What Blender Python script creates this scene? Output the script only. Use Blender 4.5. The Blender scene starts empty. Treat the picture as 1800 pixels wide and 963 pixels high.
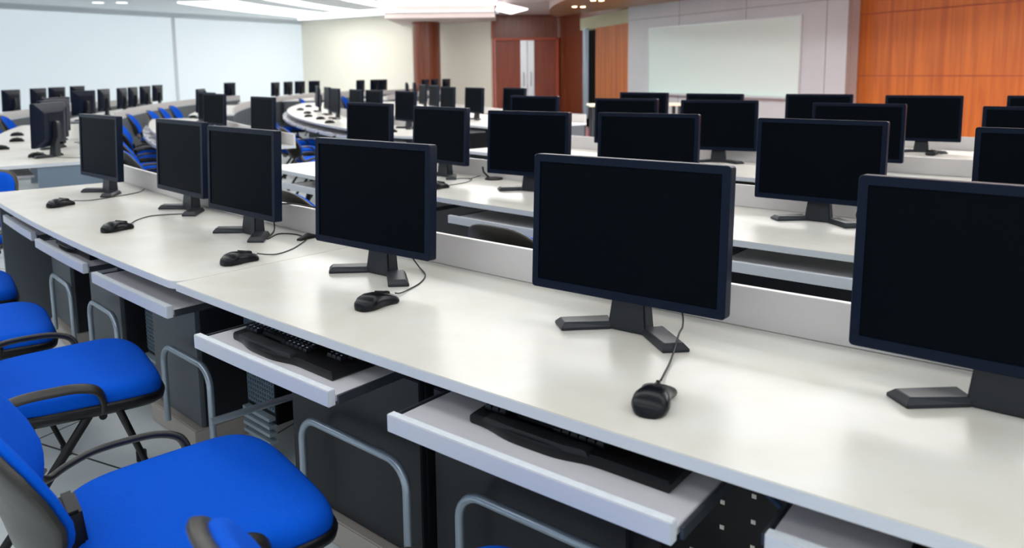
import bpy, bmesh, math, random
from mathutils import Vector, Matrix
random.seed(7)
PI = math.pi
R = math.radians
C = bpy.context.scene.collection
sc = bpy.context.scene

# ------------------------------------------------------------------ camera, world, lights, exposure
EYE = 1.37                                   # camera height over the floor
cam_d = bpy.data.cameras.new('camera')
cam = bpy.data.objects.new('camera', cam_d); C.objects.link(cam)
cam.location = (0, 0, EYE)
cam.rotation_mode = 'XYZ'
pitch, roll = R(7.61), R(0.6)
cam.matrix_world = Matrix.Translation((0, 0, EYE)) @ Matrix.Rotation(PI/2 - pitch, 4, 'X') @ Matrix.Rotation(roll*-1, 4, 'Z')
cam_d.sensor_width = 36.0
cam_d.lens = 36.0*1372.0/1800.0
cam_d.shift_y = -(481.5-308.7)/1800.0
cam_d.clip_start = 0.05
cam_d.clip_end = 200
cam_d.dof.use_dof = True
cam_d.dof.focus_distance = 2.15
cam_d.dof.aperture_fstop = 3.8
sc.camera = cam

w = bpy.data.worlds.new('world'); sc.world = w; w.use_nodes = True
bg = w.node_tree.nodes['Background']
bg.inputs[0].default_value = (0.86, 0.93, 1.0, 1)
bg.inputs[1].default_value = 0.95
sun_d = bpy.data.lights.new('sun', 'SUN'); sun_d.energy = 2.6; sun_d.angle = R(2); sun_d.color = (1.0, .985, .96)
sun = bpy.data.objects.new('sun', sun_d); C.objects.link(sun)
sun.rotation_euler = Vector((.70, -.50, -.50)).to_track_quat('-Z', 'Y').to_euler()      # daylight falling on the outside of the window blinds
sc.view_settings.view_transform = 'Standard'
sc.view_settings.look = 'None'
sc.view_settings.gamma = 1
sc.view_settings.exposure = 0.12
sc.view_settings.use_curve_mapping = False
sc.cycles.use_denoising = True
sc.cycles.max_bounces = 8
sc.cycles.sample_clamp_indirect = 6

# ------------------------------------------------------------------ materials
def mat(name, col, rough=0.5, metal=0.0, spec=0.5, bump=0, bscale=200, var=0, vscale=20, stretch=None, emit=None, estr=1, coat=0):
    m = bpy.data.materials.new(name); m.use_nodes = True
    nt = m.node_tree; b = nt.nodes['Principled BSDF']
    b.inputs['Base Color'].default_value = (*col, 1)
    b.inputs['Roughness'].default_value = rough
    b.inputs['Metallic'].default_value = metal
    b.inputs['Specular IOR Level'].default_value = spec
    b.inputs['Coat Weight'].default_value = coat
    if emit:
        b.inputs['Emission Color'].default_value = (*emit, 1)
        b.inputs['Emission Strength'].default_value = estr
    if bump or var:
        tc = nt.nodes.new('ShaderNodeTexCoord'); mp = nt.nodes.new('ShaderNodeMapping')
        nt.links.new(tc.outputs['Object'], mp.inputs[0])
        if stretch: mp.inputs['Scale'].default_value = stretch
    if var:
        n = nt.nodes.new('ShaderNodeTexNoise'); n.inputs['Scale'].default_value = vscale; n.inputs['Detail'].default_value = 4
        nt.links.new(mp.outputs[0], n.inputs['Vector'])
        r = nt.nodes.new('ShaderNodeValToRGB')
        lo = tuple(max(0, c*(1-var)) for c in col); hi = tuple(min(1, c*(1+var)) for c in col)
        r.color_ramp.elements[0].color = (*lo, 1); r.color_ramp.elements[1].color = (*hi, 1)
        r.color_ramp.elements[0].position = .3; r.color_ramp.elements[1].position = .7
        nt.links.new(n.outputs['Fac'], r.inputs[0]); nt.links.new(r.outputs[0], b.inputs['Base Color'])
    if bump:
        n2 = nt.nodes.new('ShaderNodeTexNoise'); n2.inputs['Scale'].default_value = bscale
        nt.links.new(mp.outputs[0], n2.inputs['Vector'])
        bp = nt.nodes.new('ShaderNodeBump'); bp.inputs['Strength'].default_value = bump; bp.inputs['Distance'].default_value = .002
        nt.links.new(n2.outputs['Fac'], bp.inputs['Height']); nt.links.new(bp.outputs[0], b.inputs['Normal'])
    return m

def wood(name, c1, c2, rough=.35, scale=(14, 14, .6), seam=None, coat=0, direction_z=True):
    m = bpy.data.materials.new(name); m.use_nodes = True
    nt = m.node_tree; b = nt.nodes['Principled BSDF']
    b.inputs['Roughness'].default_value = rough; b.inputs['Coat Weight'].default_value = coat
    b.inputs['Coat Roughness'].default_value = .15
    tc = nt.nodes.new('ShaderNodeTexCoord'); mp = nt.nodes.new('ShaderNodeMapping'); mp.inputs['Scale'].default_value = scale
    nt.links.new(tc.outputs['Object'], mp.inputs[0])
    n = nt.nodes.new('ShaderNodeTexNoise'); n.inputs['Scale'].default_value = 1.6; n.inputs['Detail'].default_value = 6; n.inputs['Distortion'].default_value = .4
    nt.links.new(mp.outputs[0], n.inputs['Vector'])
    r = nt.nodes.new('ShaderNodeValToRGB')
    r.color_ramp.elements[0].color = (*c1, 1); r.color_ramp.elements[1].color = (*c2, 1)
    r.color_ramp.elements[0].position = .32; r.color_ramp.elements[1].position = .68
    nt.links.new(n.outputs['Fac'], r.inputs[0]); nt.links.new(r.outputs[0], b.inputs['Base Color'])
    return m

M = {}
M['maple'] = wood('pale_maple_laminate', (.60, .572, .505), (.665, .648, .605), rough=.30, scale=(3.5, 3.5, 3.5))
M['edge'] = mat('pale_grey_edge_banding', (.60, .635, .675), .45, var=.05, vscale=60, stretch=(1, 1, 30))
M['upstand'] = mat('pale_upstand_laminate', (.66, .63, .62), .4, var=.04, vscale=5)
M['tray'] = mat('pale_tray_laminate', (.58, .57, .60), .4, var=.03, vscale=8)
M['panel'] = mat('charcoal_panel', (.010, .012, .016), .42, var=.15, vscale=6)
M['grey_panel'] = mat('slate_grey_panel', (.085, .10, .115), .45, var=.06, vscale=4)
M['end_panel'] = mat('blue_grey_end_panel', (.16, .21, .27), .4, var=.05, vscale=4)
M['black'] = mat('black_plastic', (.004, .004, .005), .36, spec=.3)
M['mouse'] = mat('black_mouse_plastic', (.002, .003, .005), .28, spec=.25)
M['bezel'] = mat('bezel_with_sky_tint', (.002, .006, .018), .36, spec=.25)  # blue in the black is sky reflection put into the colour
M['stand'] = mat('charcoal_stand_plastic', (.010, .013, .018), .40, spec=.4)
M['screen'] = mat('switched_off_screen', (.0025, .004, .006), .32, spec=.08)
M['screen'].node_tree.nodes['Principled BSDF'].inputs['IOR'].default_value = 1.22
M['bezel'].node_tree.nodes['Principled BSDF'].inputs['IOR'].default_value = 1.35
M['steel'] = mat('grey_steel_tube', (.40, .47, .54), .34, metal=.7)
M['rail'] = mat('zinc_slide_rail', (.055, .065, .075), .4, metal=.5)
M['cable'] = mat('black_cable', (.012, .012, .012), .5)
M['blue'] = mat('royal_blue_fabric', (.001, .082, .56), .85, spec=.08, bump=.5, bscale=900, var=.10, vscale=350)
M['shell'] = mat('taupe_black_plastic_shell', (.018, .016, .013), .38, bump=.3, bscale=400)
M['plinth'] = mat('beige_plinth', (.42, .38, .34), .6)
M['hole_light'] = mat('pale_hole_light', (.75, .72, .58), .6)  # pale colour for light painted into the board's holes
M['red'] = mat('red_plastic', (.45, .02, .04), .5)
M['bluewire'] = mat('blue_wire', (.02, .03, .6), .4)
M['key'] = mat('black_key', (.006, .007, .009), .45)
M['legend'] = mat('pale_blue_key_legend', (.55, .65, .9), .5)
M['white_wall'] = mat('white_wall_paint', (.80, .84, .86), .7, var=.02, vscale=.4)
M['cream_wall'] = mat('cream_wall_paint', (.86, .82, .71), .7, var=.02, vscale=.4)
M['ceiling'] = mat('white_ceiling_paint', (.82, .85, .88), .8)
M['bounce_soffit'] = mat('soffit_with_bounce_tint', (.62, .52, .50), .8)  # rose tint is bounced light painted into the colour
M['lamp'] = mat('lit_cove_diffuser', (1, 1, 1), .5, emit=(1, .99, .97), estr=2.4)
M['lamp_soft'] = mat('lit_soft_strip_diffuser', (1, 1, 1), .5, emit=(1, .99, .96), estr=1.4)
M['fill_near'] = mat('added_near_fill', (1, 1, 1), .5, emit=(1, .99, .97), estr=2.4)  # emitter of the added fill arcs over the desk rows
M['fill_stage'] = mat('added_stage_fill', (1, 1, 1), .5, emit=(1, .99, .97), estr=10)  # emitter of the added fill arcs before the stage
M['spot'] = mat('lit_warm_spot', (1, .8, .5), .5, emit=(1, .72, .38), estr=14)
M['cherry'] = wood('cherry_veneer_dark', (.15, .032, .011), (.26, .062, .020), scale=(9, 9, .5), coat=.2)
M['orange'] = wood('orange_wood_veneer', (.44, .105, .014), (.66, .19, .025), rough=.38, scale=(7, 7, .35), coat=.15)
M['door'] = wood('red_brown_door_veneer', (.20, .028, .008), (.33, .055, .014), scale=(9, 9, .5))
M['frame_red'] = mat('bright_red_wood_frame', (.48, .07, .02), .4)
M['soffit'] = wood('canopy_underside_veneer', (.20, .12, .06), (.30, .19, .10), scale=(2, 2, 2))
M['canopy'] = mat('dark_red_canopy_edge', (.12, .02, .010), .4)
M['fascia'] = mat('yellow_green_fascia', (.52, .53, .34), .6)
M['silver'] = mat('pale_grey_wall_panel', (.60, .645, .67), .42, metal=.1, var=.03, vscale=1.5)
M['seam'] = mat('grey_panel_joint', (.33, .34, .36), .5)
M['board'] = mat('frosted_glass_board', (.74, .92, .88), .22)
M['alu'] = mat('brushed_aluminium', (.72, .74, .76), .3, metal=.6)
M['red_floor'] = mat('polished_red_floor', (.40, .045, .018), .22, coat=.5)
M['dark_void'] = mat('dark_recess_back', (.022, .02, .02), .7)  # flat near-black for the wall behind the recess
M['brass'] = mat('pale_table_laminate', (.72, .62, .48), .5)
M['brown_joint'] = mat('brown_wood_joint', (.35, .07, .03), .5)

def tile_floor():
    m = bpy.data.materials.new('pale_floor_tiles'); m.use_nodes = True
    nt = m.node_tree; b = nt.nodes['Principled BSDF']; L = nt.links
    tc = nt.nodes.new('ShaderNodeTexCoord'); mp = nt.nodes.new('ShaderNodeMapping')
    mp.vector_type = 'TEXTURE'
    mp.inputs['Location'].default_value = (-1.825, 2.80, 0); mp.inputs['Rotation'].default_value = (0, 0, R(64))
    L.new(tc.outputs['Object'], mp.inputs[0])
    br = nt.nodes.new('ShaderNodeTexBrick'); br.offset = 0; br.squash = 1
    br.inputs['Scale'].default_value = 1; br.inputs['Brick Width'].default_value = .8; br.inputs['Row Height'].default_value = .8
    br.inputs['Mortar Size'].default_value = .0045; br.inputs['Mortar Smooth'].default_value = .1
    br.inputs['Color1'].default_value = (.80, .85, .86, 1); br.inputs['Color2'].default_value = (.76, .82, .84, 1)
    br.inputs['Mortar'].default_value = (.06, .065, .06, 1)
    L.new(mp.outputs[0], br.inputs['Vector'])
    n = nt.nodes.new('ShaderNodeTexNoise'); n.inputs['Scale'].default_value = 7; n.inputs['Detail'].default_value = 8
    L.new(tc.outputs['Object'], n.inputs['Vector'])
    mx = nt.nodes.new('ShaderNodeMix'); mx.data_type = 'RGBA'; mx.blend_type = 'MULTIPLY'; mx.inputs[0].default_value = .22
    L.new(br.outputs['Color'], mx.inputs[6]); L.new(n.outputs['Fac'], mx.inputs[7])
    L.new(mx.outputs[2], b.inputs['Base Color']); b.inputs['Roughness'].default_value = .3
    return m
M['floor'] = tile_floor()

# ------------------------------------------------------------------ mesh helpers
class MB:
    def __init__(s): s.v = []; s.f = []; s.mi = []
    def add(s, vs, fs, mi=0):
        n = len(s.v); s.v += [tuple(v) for v in vs]
        s.f += [tuple(i+n for i in f) for f in fs]; s.mi += [mi]*len(fs)
    def box(s, c, d, rz=0, mi=0, rx=0, ry=0):
        mt = Matrix.Rotation(rz, 3, 'Z') @ Matrix.Rotation(ry, 3, 'Y') @ Matrix.Rotation(rx, 3, 'X')
        vs = [Vector(c) + mt @ Vector((x*d[0]/2, y*d[1]/2, z*d[2]/2)) for x in (-1, 1) for y in (-1, 1) for z in (-1, 1)]
        s.add(vs, [(0, 1, 3, 2), (4, 6, 7, 5), (0, 4, 5, 1), (2, 3, 7, 6), (0, 2, 6, 4), (1, 5, 7, 3)], mi)
    def prism(s, poly, z0, z1, mi=0, side=None):
        n = len(poly); vs = [(x, y, z0) for x, y in poly] + [(x, y, z1) for x, y in poly]
        s.add(vs, [tuple(reversed(range(n))), tuple(range(n, 2*n))], mi)
        k = len(s.v) - 2*n
        for i in range(n):
            j = (i+1) % n; s.f.append((k+i, k+j, k+n+j, k+n+i)); s.mi.append(mi if side is None else side)
    def cyl(s, p0, p1, r0, r1=None, n=16, mi=0):
        r1 = r0 if r1 is None else r1
        s.tube([p0, p1], [r0, r1], n=n, mi=mi)
    def tube(s, pts, r, n=10, mi=0, flat=1.0, up=None, caps=True):
        pts = [Vector(p) for p in pts]
        rs = r if isinstance(r, (list, tuple)) else [r]*len(pts)
        k = len(s.v); prev = None
        for i, p in enumerate(pts):
            t = (pts[min(i+1, len(pts)-1)] - pts[max(i-1, 0)]).normalized()
            if prev is None:
                u = Vector(up) if up else (Vector((0, 0, 1)) if abs(t.z) < .9 else Vector((1, 0, 0)))
                a = (u - t*u.dot(t)).normalized()
            else:
                a = (prev - t*prev.dot(t)).normalized()
            prev = a; b = t.cross(a)
            for q in range(n):
                th = 2*PI*q/n
                s.v.append(tuple(p + a*math.cos(th)*rs[i] + b*math.sin(th)*rs[i]*flat))
        for i in range(len(pts)-1):
            for q in range(n):
                q2 = (q+1) % n
                s.f.append((k+i*n+q, k+i*n+q2, k+(i+1)*n+q2, k+(i+1)*n+q)); s.mi.append(mi)
        if caps:
            s.f.append(tuple(k+q for q in reversed(range(n)))); s.mi.append(mi)
            m = k+(len(pts)-1)*n
            s.f.append(tuple(m+q for q in range(n))); s.mi.append(mi)
    def loft(s, rings, mi=0, cap=True):
        k = len(s.v); n = len(rings[0])
        for r_ in rings: s.v += [tuple(v) for v in r_]
        for i in range(len(rings)-1):
            for q in range(n):
                q2 = (q+1) % n
                s.f.append((k+i*n+q, k+i*n+q2, k+(i+1)*n+q2, k+(i+1)*n+q)); s.mi.append(mi)
        if cap:
            s.f.append(tuple(k+q for q in reversed(range(n)))); s.mi.append(mi)
            m = k+(len(rings)-1)*n; s.f.append(tuple(m+q for q in range(n))); s.mi.append(mi)
    def build(s, name, mats, parent=None, bevel=0, smooth=35, loc=None):
        me = bpy.data.meshes.new(name); me.from_pydata(s.v, [], s.f)
        mats = mats if isinstance(mats, (list, tuple)) else [mats]
        for m in mats: me.materials.append(m)
        me.polygons.foreach_set('material_index', s.mi)
        bm = bmesh.new(); bm.from_mesh(me)
        if loc is not None:
            bmesh.ops.translate(bm, verts=bm.verts, vec=-Vector(loc))
        if bevel:
            bmesh.ops.bevel(bm, geom=[e for e in bm.edges if len(e.link_faces) == 2 and e.calc_face_angle(0) > R(40)], offset=bevel, segments=2, affect='EDGES', clamp_overlap=True)
        bmesh.ops.recalc_face_normals(bm, faces=bm.faces)
        bm.to_mesh(me); bm.free()
        if smooth:
            me.polygons.foreach_set('use_smooth', [True]*len(me.polygons))
            me.set_sharp_from_angle(angle=R(smooth))
        o = bpy.data.objects.new(name, me); C.objects.link(o)
        if loc is not None: o.location = loc
        if parent: o.parent = parent
        return o

def catmull(pts, n=6):
    pts = [Vector(p) for p in pts]; out = []
    for i in range(len(pts)-1):
        p0 = pts[max(i-1, 0)]; p1 = pts[i]; p2 = pts[i+1]; p3 = pts[min(i+2, len(pts)-1)]
        for k in range(n):
            t = k/n
            out.append(.5*((2*p1)+(p2-p0)*t+(2*p0-5*p1+4*p2-p3)*t*t+(3*p1-p0-3*p2+p3)*t**3))
    out.append(pts[-1]); return out

def thing(name, label, cat, loc=(0, 0, 0), rz=0, group=None):
    o = bpy.data.objects.new(name, None); C.objects.link(o); o.empty_display_size = .1
    o.location = loc; o.rotation_euler = (0, 0, rz)
    o['label'] = label; o['category'] = cat
    if group: o['group'] = group
    return o
def tag(o, label, cat, group=None):
    o['label'] = label; o['category'] = cat
    if group: o['group'] = group
    return o
def struct(o):
    o['kind'] = 'structure'; return o
def dup(root, loc, rz, label, group=None):
    r_ = root.copy(); C.objects.link(r_); r_.location = loc; r_.rotation_euler = (0, 0, rz); r_['label'] = label
    if group: r_['group'] = group
    for ch in list(root.children):
        c = ch.copy(); C.objects.link(c); c.parent = r_
        for g in list(ch.children):
            d = g.copy(); C.objects.link(d); d.parent = c
    return r_

CX, CY = 13.4, 18.1                         # centre of the curved desk rows
def pol(rad, a, z=0): return (CX+rad*math.cos(R(a)), CY+rad*math.sin(R(a)), z)
def arc_poly(r0, r1, a0, a1, da=.6, round_=0):
    n = max(2, int(abs(a1-a0)/da)+1)
    A = [a0+(a1-a0)*i/n for i in range(n+1)]
    if round_:
        k = R(1)
        out = []
        da_ = math.degrees(round_/r1)*(1 if a1 > a0 else -1)
        A1 = [a for a in A if min(abs(a-a0), abs(a-a1)) > abs(da_)*1.05]
        inner = [pol(r0, a)[:2] for a in A]
        outer = []
        for t in range(5):
            th = PI/2*t/4
            outer.append(pol(r1-round_+round_*math.sin(th), a0+da_*(1-math.cos(th)))[:2])
        outer += [pol(r1, a)[:2] for a in A1]
        for t in range(5):
            th = PI/2*(1-t/4)
            outer.append(pol(r1-round_+round_*math.sin(th), a1-da_*(1-math.cos(th)))[:2])
        return inner + outer[::-1]
    return [pol(r0, a)[:2] for a in A] + [pol(r1, a)[:2] for a in reversed(A)]

# ------------------------------------------------------------------ the room
def wallbox(name, p0, p1, z0, z1, m, th=.12, side=1, extra=None):
    # a wall slab whose visible face runs p0 -> p1; th goes away from the room (side +1 = left of travel)
    p0 = Vector((*p0, 0)); p1 = Vector((*p1, 0)); d = (p1-p0).normalized(); n = Vector((-d.y, d.x, 0))*side*th
    b = MB(); b.prism([p0[:2], p1[:2], (p1+n)[:2], (p0+n)[:2]], z0, z1)
    return b.build(name, m, smooth=0)

CEIL = 1.95+EYE
b = MB(); b.prism([(-22, -7), (14, -7), (14, 27), (-.5, 27), (-.5, 25.2), (-7.92, 30.15), (-22, 10.25)], -.1, 0); struct(b.build('floor', M['floor'], smooth=0))
b = MB(); b.prism([(-22, -3.5), (14, -3.5), (14, 27), (-.5, 27), (-.5, 25.2), (-7.92, 30.15), (-22, 10.25)], CEIL, CEIL+.1); struct(b.build('ceiling', M['ceiling'], smooth=0))
def blind_mat():
    m = bpy.data.materials.new('backlit_white_blind_fabric'); m.use_nodes = True
    nt = m.node_tree; b = nt.nodes['Principled BSDF']; b.inputs['Base Color'].default_value = (.84, .87, .88, 1); b.inputs['Roughness'].default_value = .8
    t_ = nt.nodes.new('ShaderNodeBsdfTranslucent'); t_.inputs[0].default_value = (.86, .90, .92, 1)
    mx = nt.nodes.new('ShaderNodeMixShader'); mx.inputs[0].default_value = .55
    nt.links.new(b.outputs[0], mx.inputs[1]); nt.links.new(t_.outputs[0], mx.inputs[2])
    nt.links.new(mx.outputs[0], nt.nodes['Material Output'].inputs[0]); return m
M['blind'] = blind_mat()
for nm, p_, q_ in (('window_1', (-22, 10.2), (-10.96, 25.76)), ('window_2', (-10.93, 25.80), (-7.92, 30.05))):
    b = MB(); dv = (Vector(q_)-Vector(p_)).normalized(); nv = Vector((-dv.y, dv.x))*.01
    b.prism([p_, q_, tuple(Vector(q_)+nv), tuple(Vector(p_)+nv)], 0, CEIL); struct(b.build(nm, M['blind'], smooth=0))
struct(wallbox('wall_back', (-7.92, 30.05), (-.62, 25.05), 0, CEIL, M['cream_wall']))
# seam between the two white wall panels and the cornice
b = MB(); b.box((-10.93, 25.74, CEIL/2-.05), (.10, .03, CEIL-.1), rz=math.atan2(19.85, 14.08)); struct(b.build('trim_1', mat('wall_joint_strip', (.66, .70, .73), .7), smooth=0))
b = MB()
d = Vector((14.08, 19.85, 0)).normalized(); n = Vector((d.y, -d.x, 0))
p0 = Vector((-22, 10.2, 0)); p1 = Vector((-7.92, 30.05, 0))
for off, zz, hh in ((.02, CEIL-.06, .12), (.5, CEIL-.02, .04)):
    a_ = p0+n*off; c_ = p1+n*off-d*.2*off
    b.prism([a_[:2], c_[:2], (c_+n*.05)[:2], (a_+n*.05)[:2]], zz-hh/2, zz+hh/2)
struct(b.build('trim_2', mat('cornice_paint', (.66, .71, .75), .7), smooth=0))

# bulkhead over the back wall and its ceiling light
b = MB(); b.prism([(-3.67, 23.2), (-.45, 23.2), (-.45, 25.0), (-3.67, 27.0)], EYE+1.57, CEIL-.001)
o = b.build('trim_3', M['bounce_soffit'], smooth=0); struct(o)
b = MB(); b.box((-2.06, 23.18, EYE+1.745), (3.2, .03, .035)); struct(b.build('trim_4', M['white_wall'], smooth=0))
# lowered ceiling in front of the doors, rose from painted bounce light
b = MB(); b.prism([(-.35, 21.0), (2.6, 19.2), (2.6, 25.3), (-.35, 25.3)], EYE+1.76, CEIL-.002); struct(b.build('trim_5', M['bounce_soffit'], smooth=0))

def cove(label, poly, z=CEIL-.03, group='lit ceiling coves', m='lamp'):
    b = MB(); b.prism(poly, z, z+.028)
    cx = sum(p[0] for p in poly)/len(poly); cy = sum(p[1] for p in poly)/len(poly)
    o = b.build('ceiling_light', M[m], smooth=0, loc=(cx, cy, z)); tag(o, label, 'ceiling light', group); return o
cove('widest curved cove light on the ceiling beside the white wall', arc_poly(21.0, 22.65, 171.3, 155.0, 1)+[])
cove('thin curved cove light just right of the widest ceiling light', arc_poly(19.45, 20.0, 200, 157.5, 1.5))
cove('short curved cove light left of the ceiling bulkhead', arc_poly(17.55, 18.1, 225, 158.5, 1.5))
cove('bright light strip along the top of the cream back wall', [(-7.0, 26.4), (-3.72, 24.3), (-3.72, 26.2), (-7.75, 29.0)], m='lamp_soft')
cove('bright rectangular ceiling light in front of the bulkhead', [(-3.5, 21.0), (-.1, 21.0), (-.1, 22.1), (-.42, 23.15), (-3.6, 23.15)])
cove('pointed lit end of the ceiling light above the double doors', [(-.30, 20.3), (.50, 22.6), (.02, 24.3), (-.42, 22.9)], z=EYE+1.73)
# fill lights out of view, added to brighten the rows, left wall and stage
for r_, a0, a1, lb in ((12.95, -100, -172, 'added unseen fill light in front of the canopy'), (14.0, -100, -172, 'added unseen fill light between canopy and fourth row'), (23.6, -120, -172, 'added unseen fill light over the outermost desk row'), (21.9, -108, -172, 'added unseen fill light over the nearest desk row'), (19.6, -112, -158, 'added unseen fill light over the second desk row'), (17.0, -112, -165, 'added unseen fill light over the third desk row')):
    cove(lb, arc_poly(r_, r_+.7, a0, a1, 1.5), m='fill_stage' if r_ < 15 else 'fill_near')
def downlight(x, y, z, label, m, r_=.07, group=None):
    b = MB(); b.cyl((x, y, z-.012), (x, y, z), r_*1.3, n=20)
    o = b.build('downlight', M['alu'], loc=(x, y, z)); tag(o, label, 'ceiling light', group)
    b = MB(); b.cyl((0, 0, -.016), (0, 0, -.011), r_, n=20); b.build('lens', m, parent=o)
downlight(-11.05, 21.37, CEIL, 'left one of the two round downlights above the white wall', M['lamp'], .14, 'downlights by the white wall')
downlight(-10.45, 21.45, CEIL, 'right one of the two round downlights above the white wall', M['lamp'], .14, 'downlights by the white wall')

# columns, doors, curved cherry wall
b = MB(); b.cyl((-2.68, 25.2, 0), (-2.68, 25.2, EYE+1.60), .44, n=40); o = b.build('round_column', M['cherry'], loc=(-2.68, 25.2, 0)); tag(o, 'round red-brown wooden column against the cream back wall', 'column')
DY = 25.0
def px(x, d): return (x-900)/1372*d
def zz(y, d, hz=125.5): return EYE-(y-hz)/1372*d
x0, x1 = px(873, DY), px(981, DY)
ztop = zz(72, DY)
cw = [(x1+.55*math.sin(t), DY-2.8*(1-math.cos(t))) for t in [PI/2*i/14 for i in range(15)]]
b = MB()
b.prism([(x0-.08, DY), (x1, DY), (x1, DY+.15), (x0-.08, DY+.15)], ztop+.05, EYE+1.80)
outer = [(x+.1, y+.12) for x, y in cw]
b.prism(cw+outer[::-1], 0, EYE+1.80)
o = b.build('wall_front', M['cherry'], smooth=30); struct(o)
b = MB()
b.box((x0-.045, DY-.03, (ztop+.06)/2), (.08, .12, ztop+.06)); b.box((x1+.0, DY-.03, (ztop+.06)/2), (.08, .12, ztop+.06)); b.box(((x0+x1)/2, DY-.03, ztop+.03), (x1-x0, .12, .07))
b.box((x0-.06, DY-.05, EYE+.85), (.05, .1, 1.9))
struct(b.build('trim_6', M['frame_red'], smooth=0))
xm = (x0+x1)/2+.03
for i, (xa, xb) in enumerate(((x0, xm-.005), (xm+.005, x1-.04))):
    b = MB(); b.box(((xa+xb)/2, DY+.03, ztop/2), (xb-xa, .05, ztop)); o = struct(b.build('door_%d' % (i+1), M['door'], smooth=0))
    b = MB(); xs = xm-.115 if i == 0 else xm+.115
    b.box((xs, DY-.002, ztop/2), (.20, .02, ztop-.02)); b.build('metal_strip', M['alu'], parent=o, smooth=0)
    b = MB(); b.tube([(xs, DY-.03, .9), (xs, DY-.07, .93), (xs, DY-.07, 1.3), (xs, DY-.03, 1.33)], .012, n=8); b.build('door_handle', M['steel'], parent=o)
# recess with the grey post, fascia beam and wood panel
pA, pB, pC = Vector((1.90, 21.6, 0)), Vector((2.19, 20.4, 0)), Vector((2.72, 18.3, 0))
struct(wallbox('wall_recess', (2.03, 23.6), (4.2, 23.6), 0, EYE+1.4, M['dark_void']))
b = MB(); b.cyl((1.98, 20.9, 0), (1.98, 20.9, EYE+1.10), .075, n=24); tag(b.build('grey_post', M['steel'], loc=(1.98, 20.9, 0)), 'slim grey metal post in the dark gap beside the curved wall', 'post')
b = MB(); dd = (pC-pA).normalized(); nn = Vector((-dd.y, dd.x, 0))*.25
b.prism([pA[:2], pC[:2], (pC+nn)[:2], (pA+nn)[:2]], EYE+1.08, EYE+1.40); struct(b.build('trim_7', M['fascia'], smooth=0))
b = MB(); b.prism([pA[:2], pC[:2], (pC+nn)[:2], (pA+nn)[:2]], EYE+1.401, CEIL); struct(b.build('trim_13', M['cherry'], smooth=0))
struct(wallbox('wall_panel', pB[:2], pC[:2], 0, EYE+1.08, M['orange'], th=.1))
# silver wall and whiteboard
S0, S1 = Vector((2.72, 18.3, 0)), Vector((5.50, 12.93, 0)); sd = (S1-S0).normalized(); sn = Vector((sd.y, -sd.x, 0))   # sn points to the viewer
if sn.y > 0: sn = -sn
b = MB(); q0 = S0-sn*.3; q1 = S1-sn*.3
b.prism([S0[:2], S1[:2], q1[:2], q0[:2]], 0, CEIL); struct(b.build('wall_right', M['silver'], smooth=0))
b = MB()
for t in (.30, .62, .93):
    p = S0+(S1-S0)*t+sn*.002; b.box((p.x, p.y, CEIL/2), (.012, .008, CEIL-.02), rz=math.atan2(sd.y, sd.x))
for z in (EYE+1.13,):
    p = (S0+S1)/2+sn*.002; b.box((p.x, p.y, z), ((S1-S0).length, .008, .012), rz=math.atan2(sd.y, sd.x))
struct(b.build('trim_8', M['seam'], smooth=0))
W0, W1 = Vector((3.10, 17.57, 0)), Vector((5.06, 13.78, 0))
zb, zt = EYE-.50, EYE+.90
rz = math.atan2(sd.y, sd.x); mid = (W0+W1)/2; L_ = (W1-W0).length
t = thing('whiteboard', 'large frosted pale green glass whiteboard on the grey wall', 'whiteboard', (mid.x+sn.x*.02, mid.y+sn.y*.02, zb), rz)
b = MB(); b.box((0, 0, (zt-zb)/2), (L_, .02, zt-zb)); b.build('glass_panel', M['board'], parent=t, bevel=.004)
b = MB(); h = zt-zb
for x_ in (-L_/2-.012, L_/2+.012): b.box((x_, 0, h/2), (.024, .035, h+.05))
for z_ in (-.012, h+.012): b.box((0, 0, z_), (L_, .035, .024))
b.build('frame', M['alu'], parent=t, smooth=0)
b = MB(); b.box((0, -.05 if sn.y < 0 else .05, -.03), (L_*.98, .08, .02)); b.build('pen_ledge', M['alu'], parent=t, smooth=0)
# orange wood wall
O0, O1 = Vector((5.66, 13.25, 0)), Vector((8.6, 6.6, 0)); od = (O1-O0).normalized(); on = Vector((od.y, -od.x, 0));
if on.x > 0: on = -on
b = MB(); q0 = O0-on*.2; q1 = O1-on*.2
b.prism([O0[:2], O1[:2], q1[:2], q0[:2]], 0, CEIL); struct(b.build('wall_wood', M['orange'], smooth=0))
b = MB()
for z in (EYE-.13, EYE+.86):
    p = (O0+O1)/2+on*.002; b.box((p.x, p.y, z), ((O1-O0).length, .008, .014), rz=math.atan2(od.y, od.x))
struct(b.build('trim_9', M['brown_joint'], smooth=0))
b = MB(); b.prism([(5.50, 12.93), (5.55, 12.90), (5.72, 13.30), (5.60, 13.50)], 0, CEIL); struct(b.build('trim_10', mat('taupe_return', (.30, .22, .19), .5), smooth=0))
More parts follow.
